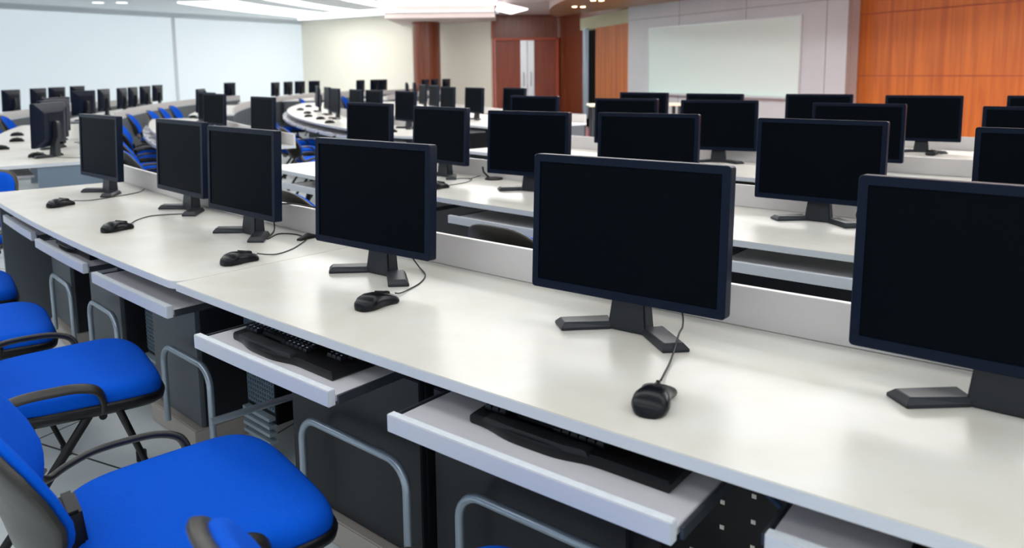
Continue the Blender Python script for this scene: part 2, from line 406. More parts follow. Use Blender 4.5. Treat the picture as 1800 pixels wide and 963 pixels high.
# canopy and red stage floor: parts of a disc about the centre, cut along the grey wall
def cutdisc(rad, margin=.02):
    pts = []
    a = -60.0
    P = []
    while a > -245:
        p = Vector(pol(rad, a)); s_ = (p-S0).dot(sn)
        if s_ > margin: P.append((p.x, p.y))
        a -= 2
    return P
P = cutdisc(12.5)
P = [p for p in P if p[1] < 22.5]
b = MB(); b.prism(P, EYE+1.40, EYE+1.70, mi=0, side=1); struct(b.build('trim_11', [M['soffit'], M['canopy']], smooth=20))
P = cutdisc(12.9)
b = MB(); b.prism(P+[(4, 24.5), (1.4, 24.7)], .001, .10); struct(b.build('trim_12', M['red_floor'], smooth=0))
for x_, y_, lb in ((1.41, 17.45, 'left spot of the near pair of warm spots under the canopy'), (1.60, 17.5, 'right spot of the near pair of warm spots under the canopy'), (1.66, 15.95, 'left spot of the warm pair at the top edge of the picture'), (1.83, 15.98, 'right spot of the warm pair at the top edge of the picture')):
    downlight(x_, y_, EYE+1.40, lb, M['spot'], .05, 'warm spots under the wooden canopy')
# table on the stage
t = thing('stage_table', 'long pale topped table standing on the red stage before the whiteboard', 'table', (2.05, 13.0, .10), 0)
b = MB(); b.box((0, 0, .70), (1.55, .6, .03)); b.build('tabletop', M['brass'], parent=t, bevel=.004)
for sx in (-.7, .7):
    for sy in (-.25, .25):
        b = MB(); b.box((sx, sy, .342), (.05, .05, .685)); b.build('leg', M['panel'], parent=t, smooth=0)

# ------------------------------------------------------------------ curved desks
def rail_mb(rad0, rad1, a, z):
    b = MB(); p0 = Vector(pol(rad0, a, z)); p1 = Vector(pol(rad1, a, z)); d = (p1-p0)
    b.box((p0+p1)/2, (d.length, .006, .020), rz=math.atan2(d.y, d.x)); return b
def drawer(t, Rf, a0, a1, out, depth=.32, m_front=None, rail=True):
    r1 = Rf+out
    o = None
    b = MB(); b.prism(arc_poly(r1-depth, r1-.018, a0, a1, .5), .645, .660)
    b.prism(arc_poly(r1-.020, r1, a0, a1, .5), .637, .675, mi=1)
    o = b.build('keyboard_drawer', [M['tray'], M['edge']], parent=t, bevel=.0015)
    if rail:
        for a in (a0-.022, a1+.022):
            rail_mb(r1-depth, r1-.02, a, .652).build('slide_rail', M['rail'], parent=o, smooth=0)
    return o
def desk(label, a0, a1, Rf, Rp, drawers=(), out=.07, group=None, panel='panel', ends=(True, True), endmat='grey_panel', rails=False, thick=.025, round_=.05, open_=(0, 0), end_r=None):
    am = (a0+a1)/2; org = pol((Rf+Rp)/2, am)
    t = thing('curved_desk', label, 'desk', org, 0, group)
    inv = Vector(org)
    b = MB(); b.prism(arc_poly(Rp-.018, Rf, a0, a1, .5, round_), .75-thick, .75, mi=0, side=1); b.build('desktop', [M['maple'], M['edge']], bevel=.0015).parent = t
    b = MB(); b.prism(arc_poly(Rp-.019, Rp, a0+.02, a1-.02, .5), .751, .85, mi=0); b.build('upstand', M['upstand'], bevel=.0015).parent = t
    b = MB(); b.prism(arc_poly(Rp-.012, Rp+.006, a0+.03+open_[0], a1-.03-open_[1], .5), .06, .724); b.build('modesty_panel', M[panel], smooth=0).parent = t
    for k, (a, on_) in enumerate(((a0, ends[0]), (a1, ends[1]))):
        if on_:
            b = MB(); e = math.degrees(.03/Rf)*(1 if a1 > a0 else -1)*(1 if k == 0 else -1)
            re_ = Rp+end_r if end_r and k == 1 else Rf-.05
            b.prism([pol(Rp+.008, a+e*.3)[:2], pol(re_, a+e*.3)[:2], pol(re_, a+e*1.3)[:2], pol(Rp+.008, a+e*1.3)[:2]], .0, .724)
            b.build('end_panel', M[endmat], smooth=0).parent = t
    for k, on_ in enumerate(open_):
        if on_:
            a = (a0+.5) if k == 0 else (a1-.5)
            b = MB(); b.tube([pol((Rp+Rf)/2-.05, a, .722), pol(Rp+.02, a, .02)], .017, n=10); b.tube([pol((Rp+Rf)/2+.05, a, .722), pol(Rf-.08, a, .02)], .017, n=10); b.tube([pol(Rp+.02, a, .017), pol(Rf-.08, a, .017)], .017, n=10)
            b.build('leg', M['black'], smooth=60).parent = t
    for dd_ in drawers:
        o = drawer(t, Rf, dd_[0], dd_[1], dd_[2] if len(dd_) > 2 else out, rail=rails)
    for ch in t.children: ch.location = ch.location-inv
    # inner side members of drawers are children of the drawers and move with them
    return t

def stations(a0, a1, pitch=2.2, w_=1.65):
    out = []; a = a0+.4
    while a+w_ < a1-.2: out.append((a, a+w_)); a += pitch
    return out

deskA_left = desk('nearest curved desk, left section running to the aisle with three monitors', -139.3, -132.352, 21.40, 20.73, drawers=[(-134.1, -132.42, .02), (-136.28, -134.52, .0), (-138.4, -136.7, -.02)], rails=True, ends=(True, False))
deskA_right = desk('nearest curved desk, right section in the foreground with open keyboard drawers', -132.348, -124.6, 21.40, 20.73, drawers=[(-131.6, -130.0, .085), (-129.5, -127.78, .08), (-127.45, -125.6, .02)], rails=True, ends=(False, True), round_=0)
desk('curved desk of the nearest row continuing beyond the aisle on the left', -157.6, -143.15, 21.27, 20.45, drawers=stations(-157.4, -145.4)+[(-145.15, -143.5, .03)], ends=(True, True), endmat='end_panel', end_r=.52, group='curved desks of the nearest row')
desk('curved desk with pale ledge and dark front carrying five black monitor backs', -184.5, -159.9, 20.95, 20.28, drawers=(), panel='grey_panel', group='curved desks along the white wall')
desk('outermost curved desk at the left picture edge, nearest the white wall', -181, -157.0, 22.62, 21.87, drawers=(), panel='grey_panel', group='curved desks along the white wall')
desk('second curved desk row directly behind the nearest desk', -139.6, -122.5, 19.81, 19.13, drawers=[(-138.65, -137.0, .02), (-136.2, -134.55, .02), (-133.74, -132.08, .03), (-131.5, -129.9, .0), (-129.62, -127.95, .03), (-127.5, -125.9, .02)], ends=(False, True), open_=(1.5, 0), group='curved desks of the second row', rails=True)
desk('curved desk of the second row just left of the aisle, rows of chairs behind', -159.3, -143.5, 19.78, 19.03, drawers=stations(-159, -143.8), ends=(True, False), open_=(0, 1.2), group='curved desks of the second row')
desk('short dark-fronted curved desk in the far left behind a black monitor', -173.5, -161.8, 19.35, 18.7, panel='grey_panel', group='curved desks of the second row')
desk('far curved desk with four small monitors before the wall corner', -199, -178.0, 19.5, 18.82, panel='grey_panel', group='curved desks of the second row')
desk('third curved desk row, behind the second on the right', -139.3, -123, 18.20, 17.5, drawers=stations(-139, -124), group='curved desks of the third row')
desk('long white rounded-end curved desk covered with mice in the middle distance', -176, -143.6, 17.87, 17.2, drawers=stations(-176, -144), group='curved desks of the third row', round_=.3)
desk('far curved desk with three small monitors before the cream wall', -203, -180.5, 18.75, 18.0, panel='grey_panel', group='curved desks of the third row')
desk('fourth curved desk row, closest to the whiteboard on the right', -139.3, -124, 16.57, 15.87, drawers=stations(-139, -125), group='curved desks of the fourth row')
desk('curved desk of the fourth row left of the aisle with slanted monitors', -176, -145.0, 16.5, 15.28, drawers=stations(-176, -145.5), group='curved desks of the fourth row')
desk('farthest curved desk in front of the brown column', -202, -180.5, 16.95, 16.3, panel='grey_panel', group='curved desks of the fourth row')

# ------------------------------------------------------------------ computer cabinets and foot rails under the nearest desk
def cabinet(label, a0, a1, ua0=None, ua1=None, r_=21.15, zt=.585, m='panel', depth=.36):
    am = (a0+a1)/2; org = pol(r_-depth/2, am)
    t = thing('computer_cabinet', label, 'cabinet', org, R(am+90), 'computer cabinets under the nearest desk')
    wd = R(abs(a1-a0))*r_
    b = MB(); b.box((0, 0, .08+(zt-.08)/2), (wd, depth, zt-.08)); b.build('body', M['panel'], parent=t, bevel=.003)
    b = MB(); b.box((0, -depth/2-.009, .08+(zt-.08)/2), (wd-.006, .018, zt-.085)); b.build('door', M[m], parent=t, bevel=.003)
    b = MB(); b.box((0, -.02, .04), (wd, depth+.05, .079)); b.build('plinth', M['plinth'], parent=t, bevel=.004)
    if ua0 is not None:
        def lp(a, rr, z):
            p = Vector(pol(rr, a, z))-Vector(org); return Matrix.Rotation(-R(am+90), 3, 'Z') @ p
        rr = r_+.075
        ue = math.degrees(.07/rr)
        pts = [lp(ua0, rr, .082)]+[lp(ua0, rr, .25)]+[lp(ua0+ue*(1-math.cos(th)), rr, .31+.07*math.sin(th)) for th in [PI/2*i/6 for i in range(7)]]
        pts += [lp(ua1-ue*(1-math.sin(th)), rr, .31+.07*math.cos(th)) for th in [PI/2*i/6 for i in range(7)]]+[lp(ua1, rr, .25), lp(ua1, rr, .082)]
        b = MB(); b.tube(pts, .0115, n=12); b.build('foot_rail', M['steel'], parent=t, smooth=60)
    return t
cabinet('dark cabinet under the desk with bent grey foot rail, topmost seen on the left', -138.6, -137.5, -137.9, -136.9, m='grey_panel')
cabinet('grey fronted computer cabinet, second from the left under the nearest desk', -136.6, -135.45, -136.1, -135.15, m='grey_panel')
cabinet('charcoal cabinet left of the mesh-fronted computer tower under the nearest desk', -134.5, -133.4, -133.85, -132.85, m='grey_panel')
cabinet('wide charcoal cabinet with long foot rail beneath the first open drawer', -131.72, -130.12, -131.35, -130.12)
cabinet('wide charcoal cabinet beneath the foreground keyboard drawer, bottom centre', -130.0, -128.45, -129.62, -128.25)
cabinet('dark cabinet at the far right end under the foreground desk', -127.1, -125.5, -126.7, -125.6)

def tower(label, a, r_, w_=.20, h=.42, z=.09, mesh_rows=True):
    t = thing('computer_tower', label, 'computer', pol(r_-.17, a, z), R(a+90), 'computer towers under the nearest desk')
    b = MB(); b.box((0, 0, h/2), (w_, .30, h)); b.build('case', M['black'], parent=t, bevel=.004)
    b = MB()
    nx, nz = 11, 20
    b.box((0, -.1505, .06+(h-.09)/2), (w_-.02, .002, h-.06))
    for i in range(nx):
        for j in range(nz):
            if j == nz//2: continue
            b.box((-w_/2+.02+(w_-.04)*i/(nx-1), -.153, .06+(h-.09)*j/(nz-1)), (.007, .006, .009))
    b.build('front_grille', mat('grey_grille', (.10, .15, .19), .4), parent=t, smooth=0)
    b = MB()
    for j in range(4): b.box((0, -.16, -.06+.028*j), (w_*.9, .03, .012))
    b.build('base_slats', mat('pale_slats', (.28, .35, .40), .4), parent=t, smooth=0)
    return t
tower('black computer tower with mesh front between the cabinets below the first drawer', -132.75, 21.08, z=.16)
tower('black computer tower with mesh front in the gap further left', -134.95, 21.12, z=.16)
t = thing('cable_box', 'small red box with a blue wire beside the mesh-fronted tower', 'box', pol(21.02, -132.38, .33), R(-42))
b = MB(); b.box((0, 0, .06), (.055, .08, .12)); b.build('case', M['red'], parent=t, bevel=.003)
b = MB(); b.tube(catmull([(0, -.01, .12), (.03, -.03, .16), (.09, -.03, .13), (.14, 0, .11)]), .006, n=8); b.build('wire', M['bluewire'], parent=t)
b = MB(); b.cyl((-.97, 2.37, .27), (-.72, 2.60, .27), .0115, n=12); tag(b.build('cross_rail', M['steel'], smooth=60, loc=(-.85, 2.48, .27)), 'straight grey tube crossing the gap in front of the mesh tower', 'rail')
# perforated black board and slanted side board between the cabinets
t = thing('perforated_panel', 'black board with rows of small square holes, bottom right under the desk', 'panel', pol(21.06, -127.75, .06), R(-127.75+90))
b = MB(); b.box((0, 0, .31), (.46, .02, .62)); b.build('board', M['black'], parent=t, smooth=0)
b = MB()
for i, xo in enumerate((-.16, -.095, -.03, .035, .10)):
    for j in range(9):
        b.box((xo, -.0105, .08+.055*j+(.02 if i % 2 else 0)), (.009, .003, .009))
b.build('lit_hole_squares', M['hole_light'], parent=t, smooth=0)  # solid pale squares, painting the light that shows through the holes
t = thing('support_panel', 'plain dark upright board right of the mesh-fronted tower', 'panel', pol(20.98, -132.06, 0), R(-132.06+90))
b = MB(); b.box((0, .10, .30), (.17, .20, .60)); b.build('board', M['panel'], parent=t, bevel=.003)
b = MB(); b.box((0, .12, .012), (.20, .26, .024)); b.build('foot', M['plinth'], parent=t, smooth=0)
b = MB(); b.tube(catmull([pol(21.16, -127.72, .60), pol(21.2, -127.5, .57), pol(21.2, -127.42, .48), pol(21.19, -127.5, .38), pol(21.16, -127.6, .25), pol(21.14, -127.6, .02)]), .006, n=8)
tag(b.build('computer_cable', M['bluewire'] if False else mat('dark_blue_cable', (.02, .05, .10), .35), smooth=60, loc=pol(21.16, -127.72, .02)), 'dark blue cable hanging in front of the perforated black board', 'cable')

# ------------------------------------------------------------------ keyboard
def make_keyboard(label, loc, rz):
    t = thing('keyboard', label, 'keyboard', loc, rz, 'keyboards on the open drawers')
    b = MB()
    # outline: curved palm-rest towards the user (-y)
    top = []
    n = 28
    ol = [(-.225, .085), (.225, .085)]
    fr = []
    for i in range(n+1):
        x = .225-.45*i/n
        u = x/.225
        y = -.072-.019*math.exp(-((x+.06)/.10)**4)
        fr.append((x, y))
    poly = ol+fr
    rings = []
    for s_, z_ in ((.985, 0), (1, .004), (1, .014), (.975, .020)):
        rings.append([(x*s_, y*s_, z_+(.012*(y+.1)/.18 if z_ > .01 else 0)) for x, y in poly])
    b.loft(rings); b.build('base', M['black'], parent=t, smooth=30)
    km = MB(); km.prism([(-.0078, -.0078), (.0078, -.0078), (.0078, .0078), (-.0078, .0078)], 0, .002)
    km = MB()
    def ring(s_, z_): return [(-.0085*s_, -.0085*s_, z_), (.0085*s_, -.0085*s_, z_), (.0085*s_, .0085*s_, z_), (-.0085*s_, .0085*s_, z_)]
    km.loft([ring(1, 0), ring(.96, .004), ring(.78, .009)]); km.box((-.002, .002, .0093), (.0055, .004, .0006), mi=1)
    kk = km.build('key', [M['key'], M['legend']], parent=t, smooth=0); keymesh = kk.data
    wide = km_w = None
    pos = []
    for row in range(6):
        y = .070-.0195*row-(.006 if row > 0 else 0)
        cols = 15
        for c in range(cols):
            if row == 5 and 3 <= c <= 8: continue
            pos.append((-.205+.0192*c+(.003 if row % 2 else 0), y))
    for row in range(5):
        y = .045-.0195*row
        for c in range(4): pos.append((.142+.0192*c, y))
    pos = pos[:99]
    for i, (x, y) in enumerate(pos):
        o = kk if i == 0 else kk.copy()
        if i: C.objects.link(o)
        o.location = (x, y, .020+.012*(y+.1)/.18)
    b = MB(); b.box((-.075, .070-.0195*5-.006, .031), (.105, .015, .009)); b.build('space_bar', M['key'], parent=t, bevel=.002)
    b = MB()
    b.loft([[(x*s_*.62-.06, -.068+y_, z_) for x, y_ in ((-.2, .014), (-.2, -.012), (-.1, -.017), (.0, -.017), (.12, -.017), (.2, -.010), (.2, .014))] for s_, z_ in ((1, .018), (.97, .026), (.9, .029))])
    b.build('palm_rest', M['key'], parent=t, smooth=40)
    return t
def on_drawer(rad, a, z=.6605): return pol(rad, a, z)
make_keyboard('black keyboard with pale legends on the open drawer left of the foreground', on_drawer(21.345, -130.78), R(-130.78+90-1))
make_keyboard('black keyboard half under the desk edge on the foreground drawer', on_drawer(21.308, -128.52), R(-128.55+90))
make_keyboard('black keyboard partly cut by the bottom right picture edge', on_drawer(21.27, -126.35), R(-126.35+90))
make_keyboard('black keyboard on the narrow open drawer at the far left of the near desk', on_drawer(21.27, -135.4), R(-135.4+90))

# ------------------------------------------------------------------ monitor
def make_monitor(label, loc, rz):
    t = thing('monitor', label, 'monitor', loc, rz)
    W, H, T = .505, .334, .030
    zb_, tilt = .083, R(2.6)
    # housing: bezel ring + tapered back shell; local: -y faces the user
    mt = Matrix.Translation((0, 0, zb_)) @ Matrix.Rotation(-tilt, 4, 'X')
    def tp(x, y, z): return tuple(mt @ Vector((x, y, z)))
    b = MB()
    def rr(w_, h0, h1, y, r_=.008, n=4):
        pts = []
        for cx, cz, a0 in ((w_-r_, h1-r_, 0), (-w_+r_, h1-r_, PI/2), (-w_+r_, h0+r_, PI), (w_-r_, h0+r_, 1.5*PI)):
            for i in range(n): th = a0+PI/2*i/(n-1); pts.append(tp(cx+r_*math.cos(th), y, cz+r_*math.sin(th)))
        return pts
    bz = .0185
    b.loft([rr(W/2-bz, bz+.003, H-bz, .0035, .001), rr(W/2-bz, bz+.003, H-bz, 0, .001), rr(W/2-.0015, .0015, H-.0015, 0), rr(W/2, 0, H, .002), rr(W/2, 0, H, T), rr(W/2-.012, .012, H-.012, T+.004), rr(W/2-.085, .055, H-.065, T+.027, .012), rr(W/2-.10, .07, H-.08, T+.029, .012)])
    hous = b.build('housing', M['bezel'], parent=t, smooth=30)
    b = MB(); b.add([tp(-W/2+bz, .003, bz+.003), tp(W/2-bz, .003, bz+.003), tp(W/2-bz, .003, H-bz), tp(-W/2+bz, .003, H-bz), tp(-W/2+bz, .0034, bz+.003), tp(W/2-bz, .0034, bz+.003), tp(W/2-bz, .0034, H-bz), tp(-W/2+bz, .0034, H-bz)], [(0, 1, 2, 3), (7, 6, 5, 4)])
    b.build('screen', M['screen'], parent=t, smooth=0)
    # back vents
    b = MB()
    for i in range(9): b.add([tp(x, y, z) for x, y, z in ((-.09, T+.0295, .17+.009*i), (.09, T+.0295, .17+.009*i), (.09, T+.0295, .173+.009*i), (-.09, T+.0295, .173+.009*i), (-.09, T+.031, .17+.009*i), (.09, T+.031, .17+.009*i), (.09, T+.031, .173+.009*i), (-.09, T+.031, .173+.009*i))], [(0, 1, 2, 3), (7, 6, 5, 4), (0, 4, 5, 1), (1, 5, 6, 2), (2, 6, 7, 3), (3, 7, 4, 0)])
    b.build('back_vents', M['black'], parent=hous, smooth=0)
    # column
    b = MB()
    def cs(z, y0, y1, w_): return [(-w_, y0, z), (w_, y0, z), (w_, y1, z), (-w_, y1, z)]
    b.loft([cs(.0, .032, .078, .052), cs(.02, .032, .076, .050), cs(.10, .040, .078, .041), cs(.16, .062, .100, .036), cs(.26, .068, .098, .032), cs(.275, .068, .092, .028)])
    col_ = b.build('stand_column', M['stand'], parent=t, bevel=.004, smooth=30)
    b = MB(); b.box((0, .064, .235), (.07, .02, .06)); b.build('hinge', M['stand'], parent=col_, bevel=.004)
    # V shaped foot, two legs
    for s in (-1, 1):
        b = MB()
        o_ = [(.042, .032), (.132, -.048), (.178, -.007), (.076, .081)]
        i_ = [(.042, .036), (.130, -.036), (.162, -.007), (.074, .073)]
        b.loft([[(s*x, y, 0) for x, y in o_], [(s*x, y, .007) for x, y in o_], [(s*x, y, .019) for x, y in i_]])
        b.build('stand_foot', M['stand'], parent=t, bevel=.0012, smooth=0)
    b = MB(); b.cyl((-.065, .055, .10), (-.065, .095, .10), .010, .010, n=14); b.build('cable_clip', M['black'], parent=col_)
    return t
gA = 'monitors along the nearest curved desk'
proto = make_monitor('black monitor in the centre foreground, widest and fully in view', (.25-.0, 1.77, .7505), R(-36.4))
proto['group'] = gA
def mon(label, x, y, yaw, group): return dup(proto, (x, y, .7505), R(yaw), label, group)
mon('black monitor cut off by the right picture edge in the foreground', .85, 1.31, -39.4, gA)
mon('black monitor just left of the centre foreground one, mouse at its foot', -.44, 2.33, -37.5, gA)
mon('third monitor from the left end of the nearest desk, beside the desk seam', -1.05, 2.96, -42.4, gA)
mon('second monitor from the left end of the nearest desk, partly hidden by the next', -1.52, 3.52, -44.7, gA)
mon('first monitor at the left end of the nearest desk', -2.18, 4.08, -42.1, gA)
MON = [
 # (x, y, yaw or None, label, group)
 (1.22, 3.10, -38.6, 'large monitor standing behind and between the two foreground right monitors', 'monitors on the second row'),
 (.632, 3.68, -31.5, 'monitor with a bluish glare right above the centre foreground monitor', 'monitors on the second row'),
 (.07, 3.99, -36.0, 'dark monitor left above the centre foreground monitor, cable disc at its corner', 'monitors on the second row'),
 (-.44, 4.61, -46.4, 'narrow looking monitor between the two tall dark ones, slanted stand visible', 'monitors on the second row'),
 (-.99, 5.34, -44, 'leftmost monitor of the second row before the aisle', 'monitors on the second row'),
 (1.76, 2.47, -37.6, 'second row monitor cut by the right picture edge, lowest of three there', 'monitors on the second row'),
 (1.99, 4.50, -36.3, 'wide monitor in the third row whose right end covers the one before the wood wall', 'monitors on the third row'),
 (1.37, 5.18, -25, 'wide monitor with its full stand visible in front of the whiteboard left half', 'monitors on the third row'),
 (.82, 5.68, -36, 'third row monitor right behind the bluish glare monitor', 'monitors on the third row'),
 (.175, 6.49, -41, 'third row monitor in front of the double doors, wider of the two', 'monitors on the third row'),
 (2.63, 3.88, -37.9, 'third row monitor at the right picture edge before the wood wall', 'monitors on the third row'),
 (2.985, 5.67, -30.5, 'bluish monitor standing alone in front of the orange wood wall', 'monitors on the fourth row'),
 (2.43, 6.20, -31, 'fourth row monitor below the right corner of the whiteboard', 'monitors on the fourth row'),
 (1.70, 6.60, -38, 'monitor of which only a black top strip shows under the whiteboard', 'monitors on the fourth row'),
 (1.20, 7.18, -41, 'fourth row monitor before the grey wall with pale table ends beside it', 'monitors on the fourth row'),
 (3.67, 5.33, -38.2, 'farthest monitor at the right picture edge, topmost there', 'monitors on the fourth row'),
 (.02, 9.75, -58.0, 'small dark monitor in front of the left door leaf', 'monitors left of the aisle in the fourth row'),
 (-.50, 10.2, -60.4, 'monitor alone in front of the cream wall right of the column', 'monitors left of the aisle in the fourth row'),
 (-.91, 11.0, -63.6, 'slanted grey-faced monitor, rightmost of the three below the column', 'monitors left of the aisle in the fourth row'),
 (-1.24, 12.4, -68.7, 'slanted grey-faced monitor, middle of the three below the column', 'monitors left of the aisle in the fourth row'),
 (-1.51, 13.2, -71.8, 'thin slanted monitor, leftmost of the three below the column', 'monitors left of the aisle in the fourth row'),
 (-2.03, 16.2, -80, 'small monitor left of the column foot, right one of two close together', 'monitors left of the aisle in the fourth row'),
 (-2.16, 16.0, -80, 'small monitor left of the column foot, left one of two close together', 'monitors left of the aisle in the fourth row'),
 (-1.19, 8.67, -57.1, 'black monitor rising behind the leftmost second row monitor', 'monitors left of the aisle in the third row'),
 (-1.65, 9.30, -59.7, 'black monitor above the leftmost second row monitor, right of a similar one', 'monitors left of the aisle in the third row'),
 (-1.96, 9.80, -61.6, 'black monitor above the leftmost second row monitor, left of a similar one', 'monitors left of the aisle in the third row'),
 (-2.43, 10.7, -64.9, 'edge-on monitor on the mouse covered curved desk, nearest of its three', 'monitors left of the aisle in the third row'),
 (-2.79, 11.8, -68.7, 'edge-on monitor on the mouse covered curved desk, middle of its three', 'monitors left of the aisle in the third row'),
 (-3.18, 12.77, -72.2, 'edge-on monitor on the mouse covered curved desk, farthest of its three', 'monitors left of the aisle in the third row'),
 (-2.26, 7.05, -50, 'tall narrow black monitor standing right of the white desk corner', 'monitors left of the aisle in the second row'),
 (-3.19, 8.36, -45, 'black monitor behind the second and third near monitors, turned right', 'monitors left of the aisle in the second row'),
 (-3.56, 9.10, -50, 'monitor directly behind the one turned right, only its edge showing', 'monitors left of the aisle in the second row'),
 (-4.05, 10.2, -60, 'back of a black monitor at the rear of the second row cluster', 'monitors left of the aisle in the second row'),
 (-4.50, 11.3, -80, 'farthest monitor back in the second row cluster before the white wall', 'monitors left of the aisle in the second row'),
 (-6.97, 19.4, -100, 'small monitor back standing alone right of the second row cluster', 'monitors along the far left desks'),
 (-5.77, 19.15, -94, 'first from the left of four small monitors before the wall corner', 'monitors before the wall corner'),
 (-5.78, 20.3, -98, 'second from the left of four small monitors before the wall corner', 'monitors before the wall corner'),
 (-5.72, 21.2, -104, 'third from the left of four small monitors before the wall corner', 'monitors before the wall corner'),
 (-5.53, 22.0, -110, 'rightmost of four small monitors before the wall corner', 'monitors before the wall corner'),
 (-4.41, 22.9, -105, 'leftmost of three tiny monitors before the cream wall', 'monitors before the cream wall'),
 (-4.19, 24.0, -108, 'middle of three tiny monitors before the cream wall', 'monitors before the cream wall'),
 (-3.94, 24.0, -110, 'rightmost of three tiny monitors before the cream wall', 'monitors before the cream wall'),
 (-2.51, 22.8, -106, 'leftmost of three tiny monitors in front of the column', 'monitors before the column'),
 (-2.28, 23.3, -108, 'middle of three tiny monitors in front of the column', 'monitors before the column'),
 (-1.99, 23.9, -112, 'rightmost of three tiny monitors by the column', 'monitors before the column'),
 (-3.61, 6.05, -84, 'nearest monitor seen from behind, at the left above the near desk end', 'monitor backs on the left desk'),
 (-3.98, 6.75, -84, 'monitor back just behind the nearest one on the left desk', 'monitor backs on the left desk'),
 (-4.42, 7.55, -86, 'third monitor back on the left desk, mostly hidden', 'monitor backs on the left desk'),
 (-5.99, 10.94, -95, 'monitor back above the first near monitor, farthest on the left desk', 'monitor backs on the left desk'),
 (-7.84, 12.26, -84, 'leftmost monitor back before the white wall', 'monitor backs before the white wall, left four'),
 (-8.17, 13.52, -85, 'second from the left of the monitor backs before the white wall', 'monitor backs before the white wall, left four'),
 (-8.47, 14.6, -90, 'third from the left of the monitor backs before the white wall', 'monitor backs before the white wall, left four'),
 (-8.86, 16.0, -90, 'fourth from the left of the monitor backs, just above a nearer one', 'monitor backs before the white wall, left four'),
 (-6.31, 12.1, -79, 'first and lowest of the five monitor backs above the pale ledge', 'monitor backs before the white wall, right five'),
 (-6.45, 12.95, -78, 'second of the five monitor backs above the pale ledge', 'monitor backs before the white wall, right five'),
 (-6.64, 13.72, -79, 'third of the five monitor backs above the pale ledge', 'monitor backs before the white wall, right five'),
 (-6.94, 14.83, -84, 'fourth of the five monitor backs above the pale ledge', 'monitor backs before the white wall, right five'),
 (-7.34, 16.24, -86, 'rightmost of the five monitor backs above the pale ledge', 'monitor backs before the white wall, right five'),
]
for x, y, yaw, lb, g in MON: mon(lb, x, y, yaw, g)

# ------------------------------------------------------------------ mouse
def make_mouse(label, loc, rz):
    t = thing('computer_mouse', label, 'mouse', loc, rz)
    t.scale = (1.06, 1.04, 1.0)
    b = MB()
    prof = [(-.058, .006, .004), (-.0565, .016, .014), (-.050, .0255, .024), (-.036, .0325, .034), (-.018, .0335, .0385), (0, .030, .0375), (.016, .0275, .034), (.032, .0285, .029), (.044, .032, .0245), (.050, .0325, .022), (.0545, .030, .018), (.057, .022, .012)]
    rings = []
    for y, hw, h in prof:
        rg = []
        for k in range(20):
            th = PI*2*k/20; cx, sz = math.cos(th), math.sin(th)
            x = hw*math.copysign(abs(cx)**.75, cx)
            z = h*.38+(h*.62*abs(sz)**.8 if sz > 0 else -h*.38*min(1, abs(sz)*1.5))
            rg.append((x, y+(.006*(1-abs(cx)) if y > .05 else 0), z))
        rings.append(rg)
    b.loft(rings); b.build('shell', M['mouse'], parent=t, smooth=60)
    b = MB(); b.cyl((-.0035, .038, .024), (.0035, .038, .024), .009, n=16); b.build('scroll_wheel', M['black'], parent=t, smooth=40)
    b = MB(); b.box((0, .022, .0345), (.0012, .05, .004), rx=-.25); b.build('button_gap', M['key'], parent=t, smooth=0)
    return t
def heading(p0, p1): return math.atan2(p1[1]-p0[1], p1[0]-p0[0])-PI/2
NEARM = [((-2.215, 3.645), (-2.15, 3.79), 'black mouse farthest left on the nearest desk, before the first monitor'),
         ((-1.64, 3.05), (-1.575, 3.177), 'black mouse before the second monitor on the nearest desk'),
         ((-.965, 2.495), (-.869, 2.607), 'black mouse beside the seam of the nearest desk'),
         ((-.42, 1.99), (-.325, 2.107), 'black mouse in front of the monitor left of centre'),
         ((.235, 1.335), (.292, 1.475), 'large looking black mouse in the foreground below the centre monitor')]
mice = []
for i, (p0, p1, lb) in enumerate(NEARM):
    cx, cy = (p0[0]+p1[0])/2, (p0[1]+p1[1])/2
    k_ = .020/math.hypot(cx, cy); cx -= cx*k_; cy -= cy*k_
    if i == 0:
        m0 = make_mouse(lb, (cx, cy, .7505), heading(p0, p1)); m0['group'] = 'mice on the nearest desk'
    else: dup(m0, (cx, cy, .7505), heading(p0, p1), lb, 'mice on the nearest desk')
FARM = [(-3.79, 14.64, 'farthest mouse on the round-ended white desk', 'c'), (-3.60, 13.35, 'mouse at the very rounded tip of the white desk', 'c'), (-3.18, 12.2, 'third farthest mouse on the round-ended white desk', 'c'),
        (-2.92, 11.25, 'mouse in the middle of the round-ended white desk', 'c'), (-2.60, 10.64, 'second nearest mouse on the round-ended white desk', 'c'), (-2.28, 9.79, 'nearest fully visible mouse on the round-ended white desk', 'c'),
        (-1.26, 8.16, 'mouse in the gap between two second row monitors', 'c'), (-4.61, 11.32, 'mouse far back left of the second row cluster', 'b'),
        (-5.22, 8.23, 'upper one of two mice left of the nearest monitor back', 'a'), (-4.76, 7.49, 'lower one of two mice left of the nearest monitor back', 'a'), (-4.38, 6.67, 'mouse cut by the left picture edge', 'a'), (-3.68, 6.02, 'mouse at the near end of the left desk', 'a'),
        (2.98, 5.51, 'mouse before the bluish monitor by the orange wood wall', 'd'), (-.40, 4.15, 'mouse on the second row between the dark monitors', 'b')]
for x, y, lb, g in FARM:
    a = math.degrees(math.atan2(y-CY, x-CX)); dup(m0, (x, y, .7505), R(a+90), lb, 'mice on the other desk rows')

